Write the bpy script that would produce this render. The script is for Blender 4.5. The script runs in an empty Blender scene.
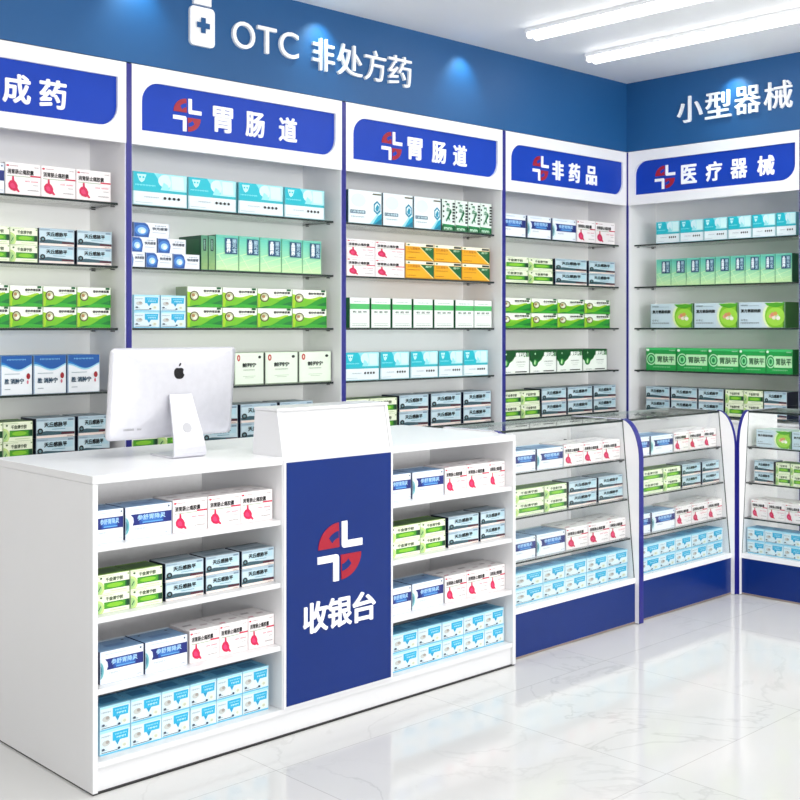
import bpy, bmesh, math, random
from mathutils import Vector, Matrix

# ------------------------------------------------------------------ camera, world, light, exposure
S = bpy.context.scene
COL = S.collection
CAM_H = 1.45
FOC = 1149.0
TH = math.radians(46.25)
FWD = (math.cos(TH), math.sin(TH)); RGT = (math.sin(TH), -math.cos(TH))
cam = bpy.data.cameras.new('camera'); camo = bpy.data.objects.new('camera', cam); COL.objects.link(camo)
camo.location = (0, 0, CAM_H)
camo.rotation_euler = (math.pi/2, 0, TH - math.pi/2)
cam.sensor_width = 36; cam.lens = FOC/800*36; cam.shift_y = -72/800; cam.clip_start = .05
S.camera = camo
S.view_settings.view_transform = 'Standard'; S.view_settings.look = 'None'
S.cycles.max_bounces = 14; S.cycles.diffuse_bounces = 10; S.cycles.transparent_max_bounces = 24
S.view_settings.exposure = -0.02; S.view_settings.gamma = 1.0; S.view_settings.use_curve_mapping = False
w = bpy.data.worlds.new('world'); S.world = w; w.use_nodes = True
w.node_tree.nodes['Background'].inputs[0].default_value = (.975, .985, 1.0, 1)
w.node_tree.nodes['Background'].inputs[1].default_value = .8

def area(name, loc, rot, sx, sy, power, col=(1, 1, 1)):
    l = bpy.data.lights.new(name, 'AREA'); l.shape = 'RECTANGLE'; l.size = sx; l.size_y = sy
    l.energy = power; l.color = col
    o = bpy.data.objects.new(name, l); o.location = loc; o.rotation_euler = rot; COL.objects.link(o); return o
# overhead fill lights without fixtures, added to brighten the shop
area('overhead_fill_light', (1.6, 1.4, 3.08), (0, 0, 0), 2.6, 2.6, 54, (1, .99, .97))
area('overhead_fill_light', (4.9, 1.6, 3.08), (0, 0, 0), 1.8, 2.4, 48, (1, .99, .97))
# unseen fill light behind the camera, added to brighten the shelf interiors
area('front_fill_light', (-.4, -9.0, 1.6), (math.pi/2, 0, math.radians(-14)), 7.0, 2.7, 760, (.98, .99, 1))
# wall washers above the blue fascia
def spot(x, y, z, tx, ty, tz, power, size=95):
    l = bpy.data.lights.new('wall_washer', 'SPOT'); l.energy = power; l.color = (.7, 1, 1); l.spot_size = math.radians(size)
    l.spot_blend = .9; l.shadow_soft_size = .012
    o = bpy.data.objects.new('wall_washer', l); o.location = (x, y, z)
    o.rotation_euler = (Vector((tx, ty, tz)) - Vector((x, y, z))).to_track_quat('-Z', 'Y').to_euler(); COL.objects.link(o)
for X in (2.80, 3.90, 5.0):
    spot(X, 4.575, 3.11, X, 4.70, 2.86, 6)
spot(6.565, 3.855, 3.11, 6.69, 3.855, 2.86, 6)

# ------------------------------------------------------------------ materials
def lin(c):
    if isinstance(c, str):
        c = tuple(int(c[i:i+2], 16)/255 for i in (0, 2, 4))
    return tuple(v/12.92 if v <= .04045 else ((v+.055)/1.055)**2.4 for v in c)
MATS = {}
def mat(name, hexc, rough=.5, metal=0, spec=.5, noise=.03, scale=40, emit=0, bump=0, coat=0):
    if name in MATS: return MATS[name]
    m = bpy.data.materials.new(name); m.use_nodes = True
    nt = m.node_tree; b = nt.nodes['Principled BSDF']; c = lin(hexc)
    b.inputs['Roughness'].default_value = rough; b.inputs['Metallic'].default_value = metal
    b.inputs['Specular IOR Level'].default_value = spec
    b.inputs['Coat Weight'].default_value = coat
    tc = nt.nodes.new('ShaderNodeTexCoord'); n = nt.nodes.new('ShaderNodeTexNoise')
    n.inputs['Scale'].default_value = scale; n.inputs['Detail'].default_value = 3
    nt.links.new(tc.outputs['Object'], n.inputs['Vector'])
    r = nt.nodes.new('ShaderNodeValToRGB')
    r.color_ramp.elements[0].position = .3; r.color_ramp.elements[1].position = .7
    r.color_ramp.elements[0].color = tuple(v*(1-noise) for v in c)+(1,)
    r.color_ramp.elements[1].color = tuple(min(1, v*(1+noise)) for v in c)+(1,)
    nt.links.new(n.outputs['Fac'], r.inputs['Fac']); nt.links.new(r.outputs['Color'], b.inputs['Base Color'])
    if emit:
        b.inputs['Emission Color'].default_value = c+(1,); b.inputs['Emission Strength'].default_value = emit
    MATS[name] = m; return m
def ink(h):
    c = [lin(h)[i]**1.13 for i in range(3)]
    c = [v*12.92 if v <= .0031308 else 1.055*v**(1/2.4)-.055 for v in c]
    return mat('ink_'+h, tuple(c), .38, noise=.012, scale=60)

def glass_mat():
    m = bpy.data.materials.new('clear_glass'); m.use_nodes = True; nt = m.node_tree; nt.nodes.clear()
    o = nt.nodes.new('ShaderNodeOutputMaterial'); mx = nt.nodes.new('ShaderNodeMixShader')
    t = nt.nodes.new('ShaderNodeBsdfTransparent'); t.inputs[0].default_value = (.985, .993, .99, 1)
    g = nt.nodes.new('ShaderNodeBsdfGlossy'); g.inputs['Roughness'].default_value = .02
    lw = nt.nodes.new('ShaderNodeLayerWeight'); lw.inputs['Blend'].default_value = .5
    p = nt.nodes.new('ShaderNodeMath'); p.operation = 'POWER'; nt.links.new(lw.outputs['Facing'], p.inputs[0]); p.inputs[1].default_value = 5
    f = nt.nodes.new('ShaderNodeMath'); f.operation = 'MULTIPLY_ADD'; nt.links.new(p.outputs[0], f.inputs[0]); f.inputs[1].default_value = .8; f.inputs[2].default_value = .03
    nt.links.new(f.outputs[0], mx.inputs[0]); nt.links.new(t.outputs[0], mx.inputs[1]); nt.links.new(g.outputs[0], mx.inputs[2])
    nt.links.new(mx.outputs[0], o.inputs[0]); return m
GLASS = glass_mat()
EDGE = mat('glass_edge', '26302e', .15, noise=.1)
WHITE = mat('white_laminate', 'eeedee', .32, noise=.006, scale=6)
INNER = mat('cabinet_inner', 'fbfaf8', .5, noise=.008, scale=5)
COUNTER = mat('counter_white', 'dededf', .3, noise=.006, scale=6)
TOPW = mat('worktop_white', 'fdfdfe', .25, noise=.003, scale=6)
BLUE = mat('base_blue', '03276e', .3, spec=.35, noise=.05, scale=3)
SIGNBLUE = mat('sign_blue', '0a3cac', .45, spec=.3, noise=.05, scale=4)
FASCIA = mat('fascia_blue', '16548a', .5, noise=.03, scale=2)
POST = mat('post_violet_blue', '20207e', .3)
LAV = mat('trim_lavender', 'd9d9f0', .35)
LETTER = mat('letter_white', 'ffffff', .35, noise=0)
SIGNWHITE = mat('sign_letter_white', 'ffffff', .4, noise=0)
RED = mat('emblem_red', 'a00c28', .4)
METAL = mat('dark_steel', '5a5c5e', .3, .8)
ALU = mat('silver_shell', 'd4d4da', .32, .35)
BLACK = mat('black_gloss', '0c0c0e', .2)
LINE = mat('black_line', '1c1a1c', .6)

# ------------------------------------------------------------------ mesh helpers
class MB:
    def __init__(s): s.v = []; s.f = []; s.m = []; s.mats = []
    def mi(s, m):
        if m not in s.mats: s.mats.append(m)
        return s.mats.index(m)
    def face(s, pts, m):
        n = len(s.v); s.v += [tuple(p) for p in pts]; s.f.append(tuple(range(n, n+len(pts)))); s.m.append(s.mi(m)); return s
    def raw(s, vs, fs, m):
        n = len(s.v); s.v += [tuple(p) for p in vs]; k = s.mi(m)
        for f in fs: s.f.append(tuple(i+n for i in f)); s.m.append(k)
        return s
    def box(s, x0, x1, y0, y1, z0, z1, m, fm=None):
        fm = fm or {}
        v = [(x0, y0, z0), (x1, y0, z0), (x1, y1, z0), (x0, y1, z0), (x0, y0, z1), (x1, y0, z1), (x1, y1, z1), (x0, y1, z1)]
        n = len(s.v); s.v += v
        for key, f in (('bottom', (3, 2, 1, 0)), ('top', (4, 5, 6, 7)), ('front', (0, 1, 5, 4)), ('right', (1, 2, 6, 5)), ('back', (2, 3, 7, 6)), ('left', (3, 0, 4, 7))):
            s.f.append(tuple(i+n for i in f)); s.m.append(s.mi(fm.get(key, m)))
        return s
    def prism(s, poly, fn, a, b, m, mside=None, open_=False):
        """poly: 2-D points; fn(p, k) -> 3-D with k the extrusion coordinate"""
        n = len(s.v); L = len(poly)
        s.v += [tuple(fn(p, a)) for p in poly] + [tuple(fn(p, b)) for p in poly]
        k = s.mi(m); ks = s.mi(mside or m)
        s.f.append(tuple(range(n, n+L))); s.m.append(k)
        s.f.append(tuple(range(n+2*L-1, n+L-1, -1))); s.m.append(k)
        for i in range(L):
            j = (i+1) % L; s.f.append((n+i, n+L+i, n+L+j, n+j)); s.m.append(ks)
        return s
    def cyl(s, c, r, axis, h, m, seg=20, r2=None):
        c = Vector(c); ax = Vector(axis).normalized(); u = ax.orthogonal().normalized(); w_ = ax.cross(u)
        r2 = r if r2 is None else r2; n = len(s.v); k = s.mi(m)
        for q, rr in ((0, r), (h, r2)):
            for i in range(seg):
                a = 2*math.pi*i/seg; s.v.append(tuple(c+ax*q+u*rr*math.cos(a)+w_*rr*math.sin(a)))
        s.f.append(tuple(range(n+seg-1, n-1, -1))); s.m.append(k); s.f.append(tuple(range(n+seg, n+2*seg))); s.m.append(k)
        for i in range(seg):
            j = (i+1) % seg; s.f.append((n+i, n+j, n+seg+j, n+seg+i)); s.m.append(k)
        return s
    def mesh(s, name, fix=False):
        me = bpy.data.meshes.new(name); me.from_pydata(s.v, [], s.f)
        for m in s.mats: me.materials.append(m)
        me.polygons.foreach_set('material_index', s.m)
        if fix:
            bm = bmesh.new(); bm.from_mesh(me); bmesh.ops.recalc_face_normals(bm, faces=bm.faces); bm.to_mesh(me); bm.free()
        me.update(); return me
    def build(s, name, parent=None, bevel=0, fix=False, smooth=False):
        me = s.mesh(name, fix)
        o = bpy.data.objects.new(name, me); COL.objects.link(o)
        if parent: o.parent = parent
        if bevel:
            b = o.modifiers.new('bevel', 'BEVEL'); b.width = bevel; b.segments = 2; b.limit_method = 'ANGLE'; b.angle_limit = math.radians(40)
        if smooth:
            for p in me.polygons: p.use_smooth = True
        return o
def tag(o, label=None, cat=None, group=None, kind=None):
    if label: o['label'] = label
    if cat: o['category'] = cat
    if group: o['group'] = group
    if kind: o['kind'] = kind
    return o
def thing(name, loc, rz, label, cat, group=None):
    o = bpy.data.objects.new(name, None); COL.objects.link(o); o.location = loc; o.rotation_euler = (0, 0, rz)
    o.empty_display_size = .05
    return tag(o, label, cat, group)

_TC = {}
def glyphs(text, bold=0.0, res=3, spacing=1.0):
    """flat outline of a text, normalised to its bounding box; (verts in 0..1, faces, aspect)"""
    key = (text, bold, res, spacing)
    if key in _TC: return _TC[key]
    cu = bpy.data.curves.new('lettering', 'FONT'); cu.body = text; cu.resolution_u = res
    cu.fill_mode = 'FRONT'; cu.space_character = spacing; cu.size = 1
    o = bpy.data.objects.new('lettering', cu); COL.objects.link(o)
    dg = bpy.context.evaluated_depsgraph_get(); ev = o.evaluated_get(dg); me = ev.to_mesh()
    vs = [(v.co[0], v.co[1], 0) for v in me.vertices]; fs = [tuple(p.vertices) for p in me.polygons]
    if bold:
        n = len(vs); k = 7 if bold > .024 or res > 2 else 5; V = list(vs); F = list(fs)
        for i in range(k):
            a = 2*math.pi*(i+.137)/k; dx, dy = bold*math.cos(a), bold*math.sin(a)*.9
            V += [(x+dx, y+dy, i+1) for x, y, q in vs]; F += [tuple(q+n*(i+1) for q in f) for f in fs]
        vs, fs = V, F
    ev.to_mesh_clear(); bpy.data.objects.remove(o); bpy.data.curves.remove(cu)
    x0 = min(v[0] for v in vs); x1 = max(v[0] for v in vs); y0 = min(v[1] for v in vs); y1 = max(v[1] for v in vs)
    vs = [((x-x0)/(x1-x0), (y-y0)/(y1-y0), q) for x, y, q in vs]
    _TC[key] = (vs, fs, (x1-x0)/(y1-y0)); return _TC[key]
def solid_text(mb, text, bold, fn, x0, x1, z0, z1, t, m, res=4):
    """raised letters standing t proud of a surface; fn(x, z, depth) -> 3-D"""
    vs, fs, _ = glyphs(text, bold, res)
    P = [(x0+(x1-x0)*a, z0+(z1-z0)*b, q) for a, b, q in vs]
    n = len(P); V = [fn(x, z, t+q*.00008) for x, z, q in P] + [fn(x, z, 0) for x, z, q in P]
    F = list(fs); cnt = {}
    for f in fs:
        for i in range(len(f)):
            e = (f[i], f[(i+1) % len(f)]); cnt[e] = 1
    for (a, b) in cnt:
        if (b, a) not in cnt: F.append((a, a+n, b+n, b))
    mb.raw(V, F, m)

# pixel column / row of the photograph -> a point on a known vertical plane
def ray(px): a = (px-400)/FOC; return FWD[0]+RGT[0]*a, FWD[1]+RGT[1]*a
def X_on(px, Y): rx, ry = ray(px); return Y*rx/ry
def Y_on(px, X): rx, ry = ray(px); return X*ry/rx

# ------------------------------------------------------------------ the room
YC = 4.70; XR = 6.69; TOP = 2.675; CEIL = 3.155
def floor_mat():
    m = bpy.data.materials.new('marble_tiles'); m.use_nodes = True; nt = m.node_tree; N = nt.nodes; L = nt.links
    b = N['Principled BSDF']; b.inputs['Roughness'].default_value = .09; b.inputs['Specular IOR Level'].default_value = .62
    tc = N.new('ShaderNodeTexCoord'); sx = N.new('ShaderNodeSeparateXYZ'); L.new(tc.outputs['Object'], sx.inputs[0])
    def mth(op, a, b_=None, c=None):
        q = N.new('ShaderNodeMath'); q.operation = op
        for i, v in enumerate((a, b_, c)):
            if v is None: continue
            if isinstance(v, (int, float)): q.inputs[i].default_value = v
            else: L.new(v, q.inputs[i])
        return q.outputs[0]
    lines = []; cells = []
    for ax, off in (('X', 2.31), ('Y', 3.0)):
        u = mth('DIVIDE', mth('SUBTRACT', sx.outputs[ax], off-9), .9)
        fr = mth('FRACT', u); cells.append(mth('FLOOR', u))
        d = mth('MINIMUM', fr, mth('SUBTRACT', 1.0, fr)); lines.append(mth('LESS_THAN', d, .0014))
    ln = mth('MAXIMUM', lines[0], lines[1])
    # veins, shifted for each tile
    cb = N.new('ShaderNodeCombineXYZ'); L.new(mth('MULTIPLY', cells[0], 3.7), cb.inputs[0]); L.new(mth('MULTIPLY', cells[1], 5.3), cb.inputs[1])
    L.new(mth('MULTIPLY', mth('ADD', cells[0], cells[1]), 1.9), cb.inputs[2])
    va = N.new('ShaderNodeVectorMath'); va.operation = 'ADD'; L.new(tc.outputs['Object'], va.inputs[0]); L.new(cb.outputs[0], va.inputs[1])
    n1 = N.new('ShaderNodeTexNoise'); n1.inputs['Scale'].default_value = 1.3; n1.inputs['Detail'].default_value = 6; n1.inputs['Roughness'].default_value = .55
    n1.inputs['Distortion'].default_value = .6; L.new(va.outputs[0], n1.inputs['Vector'])
    v = mth('ABSOLUTE', mth('SUBTRACT', n1.outputs['Fac'], .5))
    r = N.new('ShaderNodeValToRGB'); r.color_ramp.elements[0].position = 0; r.color_ramp.elements[0].color = lin('c5c5c3')+(1,)
    r.color_ramp.elements[1].position = .011; r.color_ramp.elements[1].color = lin('d4d4d2')+(1,)
    L.new(v, r.inputs[0])
    n2 = N.new('ShaderNodeTexNoise'); n2.inputs['Scale'].default_value = 1.1; n2.inputs['Detail'].default_value = 3; L.new(va.outputs[0], n2.inputs['Vector'])
    r2 = N.new('ShaderNodeValToRGB'); r2.color_ramp.elements[0].position = .42; r2.color_ramp.elements[0].color = (0, 0, 0, 1)
    r2.color_ramp.elements[1].position = .62; r2.color_ramp.elements[1].color = (1, 1, 1, 1); L.new(n2.outputs['Fac'], r2.inputs[0])
    mx = N.new('ShaderNodeMix'); mx.data_type = 'RGBA'; L.new(r2.outputs[0], mx.inputs[0]); mx.inputs[6].default_value = lin('d6d5d3')+(1,); L.new(r.outputs[0], mx.inputs[7])
    m2 = N.new('ShaderNodeMix'); m2.data_type = 'RGBA'; L.new(ln, m2.inputs[0]); L.new(mx.outputs[2], m2.inputs[6]); m2.inputs[7].default_value = lin('b0aeac')+(1,)
    L.new(m2.outputs[2], b.inputs['Base Color']); return m
def struct(mb, name): return tag(mb.build(name), kind='structure')
struct(MB().box(-2.5, 7.2, -2.5, 5.2, -.06, 0, floor_mat()), 'floor')
struct(MB().box(-2.5, 7.2, -2.5, 5.2, CEIL, CEIL+.06, mat('ceiling_panel', 'f4f4f6', .55, noise=.015, scale=1.2)), 'ceiling')
struct(MB().box(-2.5, 7.05, 5.06, 5.16, 0, CEIL, mat('wall_paint', 'e6e4e0', .7)), 'wall_back')
struct(MB().box(7.05, 7.15, -2.5, 5.16, 0, CEIL, mat('wall_paint', 'e6e4e0', .7)), 'wall_right')
struct(MB().box(-1.2, -1.1, .6, 5.06, 0, CEIL, mat('wall_paint', 'e6e4e0', .7)), 'shade_wall_left')  # unseen wall, added to block world light from the counter's left side
struct(MB().box(-2.5, XR+.02, YC, 5.06, TOP+.004, CEIL, FASCIA), 'trim_1')
struct(MB().box(XR, 7.05, 1.2, YC, TOP+.004, CEIL, FASCIA), 'trim_2')

# ------------------------------------------------------------------ raised letters and the bottle mark on the blue fascia
def fB(x, z, d): return (x, YC-d, z)
def fR(u, z, d): return (XR-d, u, z)
def letter(name, text, fn, x0, x1, z0, z1, label, bold=.012, group=None):
    mb = MB(); solid_text(mb, text, bold, fn, x0, x1, z0, z1, 0.016, LETTER, 5)
    tag(mb.build(name), label, 'letter', group)
ZL0, ZL1 = 2.845, 2.98
for ch, a, b, od in (('O', 231, 253.5, 'round'), ('T', 256, 275, 'middle'), ('C', 278, 297, 'open curved')):
    letter('fascia_letter', ch, fB, X_on(a, YC), X_on(b, YC), ZL0, ZL1, '%s raised white letter %s of OTC on the blue fascia' % (od, ch), .004, 'OTC letters on the fascia')
for od, (ch, a, b) in zip(('first', 'second', 'third', 'last'), (('非', 311, 333), ('处', 336, 361), ('方', 363, 384.5), ('药', 387, 410))):
    letter('fascia_letter', ch, fB, X_on(a, YC), X_on(b, YC), 2.815, 2.985, 'raised white character %s, %s after the letters OTC' % (ch, od), .005, 'characters after OTC on the fascia')
for od, (ch, a, b) in zip(('first', 'second', 'third', 'last'), (('小', 678, 703), ('型', 706, 732), ('器', 735.5, 761), ('械', 765, 793))):
    letter('fascia_letter', ch, fR, Y_on(a, XR), Y_on(b, XR), 2.82, 2.995, 'raised white character %s, %s from left on the right-hand blue fascia' % (ch, od), .006, 'characters on the right fascia')
def rrect(x0, x1, z0, z1, r, n=6, corners=(1, 1, 1, 1)):
    """corner order: bottom-left, bottom-right, top-right, top-left"""
    P = []
    for (cx, cz, a0, on, sx, sz) in ((x0+r, z0+r, 180, corners[0], x0, z0), (x1-r, z0+r, 270, corners[1], x1, z0), (x1-r, z1-r, 0, corners[2], x1, z1), (x0+r, z1-r, 90, corners[3], x0, z1)):
        if on:
            for i in range(n+1):
                a = math.radians(a0+90*i/n); P.append((cx+r*math.cos(a), cz+r*math.sin(a)))
        else: P.append((sx, sz))
    return P
def bottle():
    x0, x1 = X_on(188.5, YC), X_on(213, YC); c = (x0+x1)/2; hw = (x1-x0)/2
    t = thing('bottle_sign', (c, YC, 2.815), 0, 'raised white medicine bottle mark with cross left of the letters OTC', 'sign')
    fn = lambda p, k: (p[0], -k, p[1])
    MB().prism(rrect(-hw, hw, 0, .19, .022), fn, 0, 0.016, LETTER).build('bottle_body', t, fix=True)
    MB().prism(rrect(-hw*.72, hw*.72, .2, .262, .016, corners=(0, 0, 1, 1)), fn, 0, 0.016, LETTER).build('bottle_cap', t, fix=True)
    a, b = .013, .037
    cr = [(-a, -b), (a, -b), (a, -a), (b, -a), (b, a), (a, a), (a, b), (-a, b), (-a, a), (-b, a), (-b, -a), (-a, -a)]
    MB().prism([(x, z+.1) for x, z in cr], fn, .0222, .0235, FASCIA).build('cross', t, fix=True)
bottle()

# ------------------------------------------------------------------ emblem: two white angles and two red leaves
def emblem(parent, fn, cx, cz, r, bg, name='emblem'):
    mb = MB()
    for s in (1, -1):
        q = lambda pts: [(cx+s*x*r, cz+s*z*r) for x, z in pts]
        arc = [(-.03+.93*math.cos(math.radians(a)), .14+.84*math.sin(math.radians(a))) for a in range(92, 181, 8)]
        mb.prism(q([(-.03, .14)]+arc), fn, 0, .003, RED)
        cut = [(-.03+.60*math.cos(math.radians(a)), .14+.56*math.sin(math.radians(a))) for a in range(94, 146, 6)]
        cut += [(-.03+.38*math.cos(math.radians(a)), .14+.32*math.sin(math.radians(a))) for a in range(150, 90, -6)]
        mb.prism(q(cut), fn, .0031, .0036, bg)
        Ls = [(.07, 1.0), (.07, .2), (.10, .12), (.16, .09), (1.0, .09), (1.0, .33), (.31, .33), (.31, 1.0)]
        mb.prism(q(Ls), fn, 0, .005, SIGNWHITE)
    return mb.build(name, parent, fix=True)

# ------------------------------------------------------------------ wall cabinets
SHZ = [2.031, 1.738, 1.45, 1.158, .872]
DEP = .34
ARW = {0: 'leftmost wall cabinet', 1: 'second wall cabinet', 2: 'third wall cabinet', 3: 'fourth wall cabinet', 4: 'right-wall cabinet'}
def wall_cabinet(x, y, rz, W, text, centres, emb, label, right=False, chw=.118):
    t = thing('wall_cabinet', (x, y, 0), rz, label, 'cabinet', 'wall cabinets round the shop')
    p = .019
    fp = {'front': LAV}
    for s, a in (('l', 0), ('r', W-p)):
        o = MB().box(a, a+p, .002, DEP, 0, TOP-.022, WHITE, fp).build('side_panel', t, bevel=.001)
        c0 = a-.0 if s == 'l' else a+p-.0137
        MB().box(c0, c0+.0137, -.004, .0015, .003, TOP-.003, POST).build('edge_trim', t, bevel=.0008)
    MB().box(p, W-p, DEP-.012, DEP, .1, TOP-.022, INNER).build('back_panel', t)
    MB().box(0, W, .026, DEP, TOP-.021, TOP, WHITE).build('top_board', t)
    # header board with a cut-out for the sign
    sx0, sx1, sz0, sz1 = .068, W-(.042 if right else .058), 2.372, 2.602
    hx0, hx1, hz0, hz1 = .014, W-.014, 2.303, TOP
    outer = [(hx0, hz0), (hx1, hz0), (hx1, hz1), (hx0, hz1)]
    inner = rrect(sx0, sx1, sz0, sz1, .095, 8, (0, 1, 0, 1))
    bm = bmesh.new()
    def loop(P):
        vs = [bm.verts.new((q[0], 0, q[1])) for q in P]
        return [bm.edges.new((vs[i], vs[(i+1) % len(vs)])) for i in range(len(vs))]
    ed = loop(outer)+loop(inner)
    bmesh.ops.triangle_fill(bm, use_beauty=True, use_dissolve=False, edges=ed)
    fs = list(bm.faces)
    g = bmesh.ops.extrude_face_region(bm, geom=fs)
    bmesh.ops.translate(bm, vec=(0, .024, 0), verts=[v for v in g['geom'] if isinstance(v, bmesh.types.BMVert)])
    bmesh.ops.recalc_face_normals(bm, faces=bm.faces)
    me = bpy.data.meshes.new('header_board'); bm.to_mesh(me); bm.free(); me.materials.append(WHITE)
    hb = bpy.data.objects.new('header_board', me); COL.objects.link(hb); hb.parent = t; hb.location = (0, -.002, 0)
    sp = MB().prism(rrect(sx0, sx1, sz0, sz1, .095, 8, (0, 1, 0, 1)), lambda q, k: (q[0], k, q[1]), .012, .0215, SIGNBLUE).build('sign_panel', t, fix=True)
    sf = lambda q, k: (q[0], .012-k, q[1])
    emblem(sp, sf, emb+.008, 2.476, .08, SIGNBLUE)
    for ch, cx in zip(text, centres):
        mb = MB(); solid_text(mb, ch, .028, lambda X, Z, d: (X, .012-d, Z), cx-chw/2, cx+chw/2, 2.415, 2.542, .006, SIGNWHITE)
        mb.build('sign_character', sp)
    for z in SHZ:
        gs = MB().box(p+.003, W-p-.003, .06, DEP-.014, z-.010, z, GLASS, {'front': EDGE, 'left': EDGE, 'right': EDGE}).build('glass_shelf', t)
        for sx in (p, W-p):
            for yy in (.095, .275):
                d = 1 if sx == p else -1
                MB().cyl((sx, yy, z-.0145), .003, (d, 0, 0), .02, METAL, 10).build('shelf_pin', gs)
    # closed base below the last shelf
    MB().box(p, W-p, .03, DEP-.013, 0, .09, WHITE).build('plinth', t)
    MB().box(p, W-p, .03, DEP-.013, .832, .85, WHITE).build('base_board', t)
    for k in range(2):
        a = p+.003+k*(W-2*p)/2
        d = MB().box(a, a+(W-2*p)/2-.006, .012, .028, .095, .829, WHITE).build('cupboard_door', t, bevel=.0015)
        hx = a+(W-2*p)/2-.05 if k == 0 else a+.04
        MB().box(hx, hx+.012, -.006, .0125, .6, .72, METAL).build('handle', d, bevel=.002)
    return t
UW = 1.3125; U0 = 2.765-UW
UX = [U0+UW*k for k in range(4)]
wall_cabinet(UX[0], YC, 0, UW, '中成药', [X_on(-21, YC)-UX[0], X_on(17.5, YC)-UX[0], X_on(54, YC)-UX[0]], .34, 'white wall cabinet with shelves under the sign ending 成药 at the left', chw=.128)
wall_cabinet(UX[1], YC, 0, UW, '胃肠道', [X_on(q, YC)-UX[1] for q in (224, 256, 289)], X_on(187, YC)-UX[1], 'white wall cabinet under a sign reading 胃肠道, right behind the silver computer')
wall_cabinet(UX[2], YC, 0, UW, '胃肠道', [X_on(q, YC)-UX[2] for q in (416, 440, 461)], X_on(392, YC)-UX[2], 'white wall cabinet under the second sign reading 胃肠道, holding yellow and green cartons')
wall_cabinet(UX[3], YC, 0, UW, '非药品', [X_on(q, YC)-UX[3] for q in (559, 575.5, 592.5)], X_on(541, YC)-UX[3], 'white wall cabinet under the sign reading 非药品, last before the room corner')
RW = YC-Y_on(801.5, XR)
wall_cabinet(XR, YC-.001, -math.pi/2, RW, '医疗器械', [YC-Y_on(q, XR) for q in (688, 713, 738, 765)], YC-Y_on(663, XR), 'white wall cabinet under the sign reading 医疗器械 on the right wall', True)

# ------------------------------------------------------------------ cash counter
CX0, CX1, CY0, CY1, CH = 1.771, 3.775, 3.224, 3.93, .991
def counter():
    t = thing('cash_counter', (CX0, CY0, 0), 0, 'long white cash counter with open shelves and a blue front panel reading 收银台', 'counter')
    W = CX1-CX0; D = CY1-CY0; p = .018
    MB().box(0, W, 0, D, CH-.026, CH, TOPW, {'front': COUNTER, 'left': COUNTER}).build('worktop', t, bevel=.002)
    MB().box(0, p, .0, D, .006, CH-.0265, COUNTER).build('side_panel', t, bevel=.001)
    MB().box(W-p, W, .0, D, .006, CH-.0265, COUNTER).build('side_panel', t, bevel=.001)
    bx0 = X_on(282, CY0)-CX0; bx1 = X_on(392, CY0)-CX0
    MB().box(bx0, bx0+p, .0, .5, .1, CH-.0265, COUNTER).build('divider', t, bevel=.001)
    MB().box(bx1-p, bx1, .0, .5, .1, CH-.0265, COUNTER).build('divider', t, bevel=.001)
    MB().box(p+.001, W-p-.001, .501, .515, .1, CH-.0265, mat('counter_back_brightened', 'faf9f8', .5)).build('back_panel', t)  # back coloured lighter than the counter to offset the shade inside
    MB().box(p+.001, W-p-.001, .012, .5, .006, .08, COUNTER).build('kick_board', t)
    MB().box(.004, W-.004, .004, D-.02, 0, .0055, LINE).build('floor_line', t)  # thin black strip along the floor under the counter
    MB().box(p+.001, W-p-.001, .002, .5, .081, .0995, COUNTER).build('bottom_board', t, bevel=.001)
    for z in (.325, .548, .77):
        MB().box(p+.001, bx0-.001, .006, .5, z-.018, z, COUNTER).build('shelf', t, bevel=.001)
        MB().box(bx1+.001, W-p-.001, .006, .5, z-.018, z, COUNTER).build('shelf', t, bevel=.001)
    a, b = X_on(285.3, CY0)-CX0, X_on(389.6, CY0)-CX0
    bp = MB().box(a, b, -.008, -.001, .108, .972, BLUE).build('sign_panel', t)
    MB().box(a-.012, b+.012, -.006, -.0005, .1, .982, COUNTER).build('panel_frame', t)
    emblem(bp, lambda q, k: (q[0], -.0082-k, q[1]), X_on(338.3, CY0)-CX0, .628, .108, BLUE)
    for ch, c in zip('收银台', (313.8, 338, 362.3)):
        cx = X_on(c, CY0)-CX0
        mb = MB(); solid_text(mb, ch, .024, lambda X, Z, d: (X, -.0082-d, Z), cx-.058, cx+.058, .348, .46, .004, SIGNWHITE)
        mb.build('sign_character', bp)
    # sloping hood over the till
    h0, h1 = 2.512-CX0, 3.05-CX0; z0, z1 = CH, 1.163
    pf = [(.007, z0), (.019, z0), (.05, z1-.0125), (.038, z1-.0125)]
    hd = MB().prism(pf, lambda q, k: (k, q[0], q[1]), h0+.0145, h1-.0145, COUNTER).build('till_hood', t, fix=True)
    prof = [(.0, z0), (.18, z0), (.165, z1-.012), (.032, z1-.012)]
    for ha in (h0, h1-.014):
        MB().prism(prof, lambda q, k: (k, q[0], q[1]), ha, ha+.014, COUNTER).build('hood_side', hd, fix=True, bevel=.0015)
    MB().box(h0-.002, h1+.002, .028, .17, z1-.0115, z1, COUNTER).build('hood_lid', hd, bevel=.003)
counter()

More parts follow.
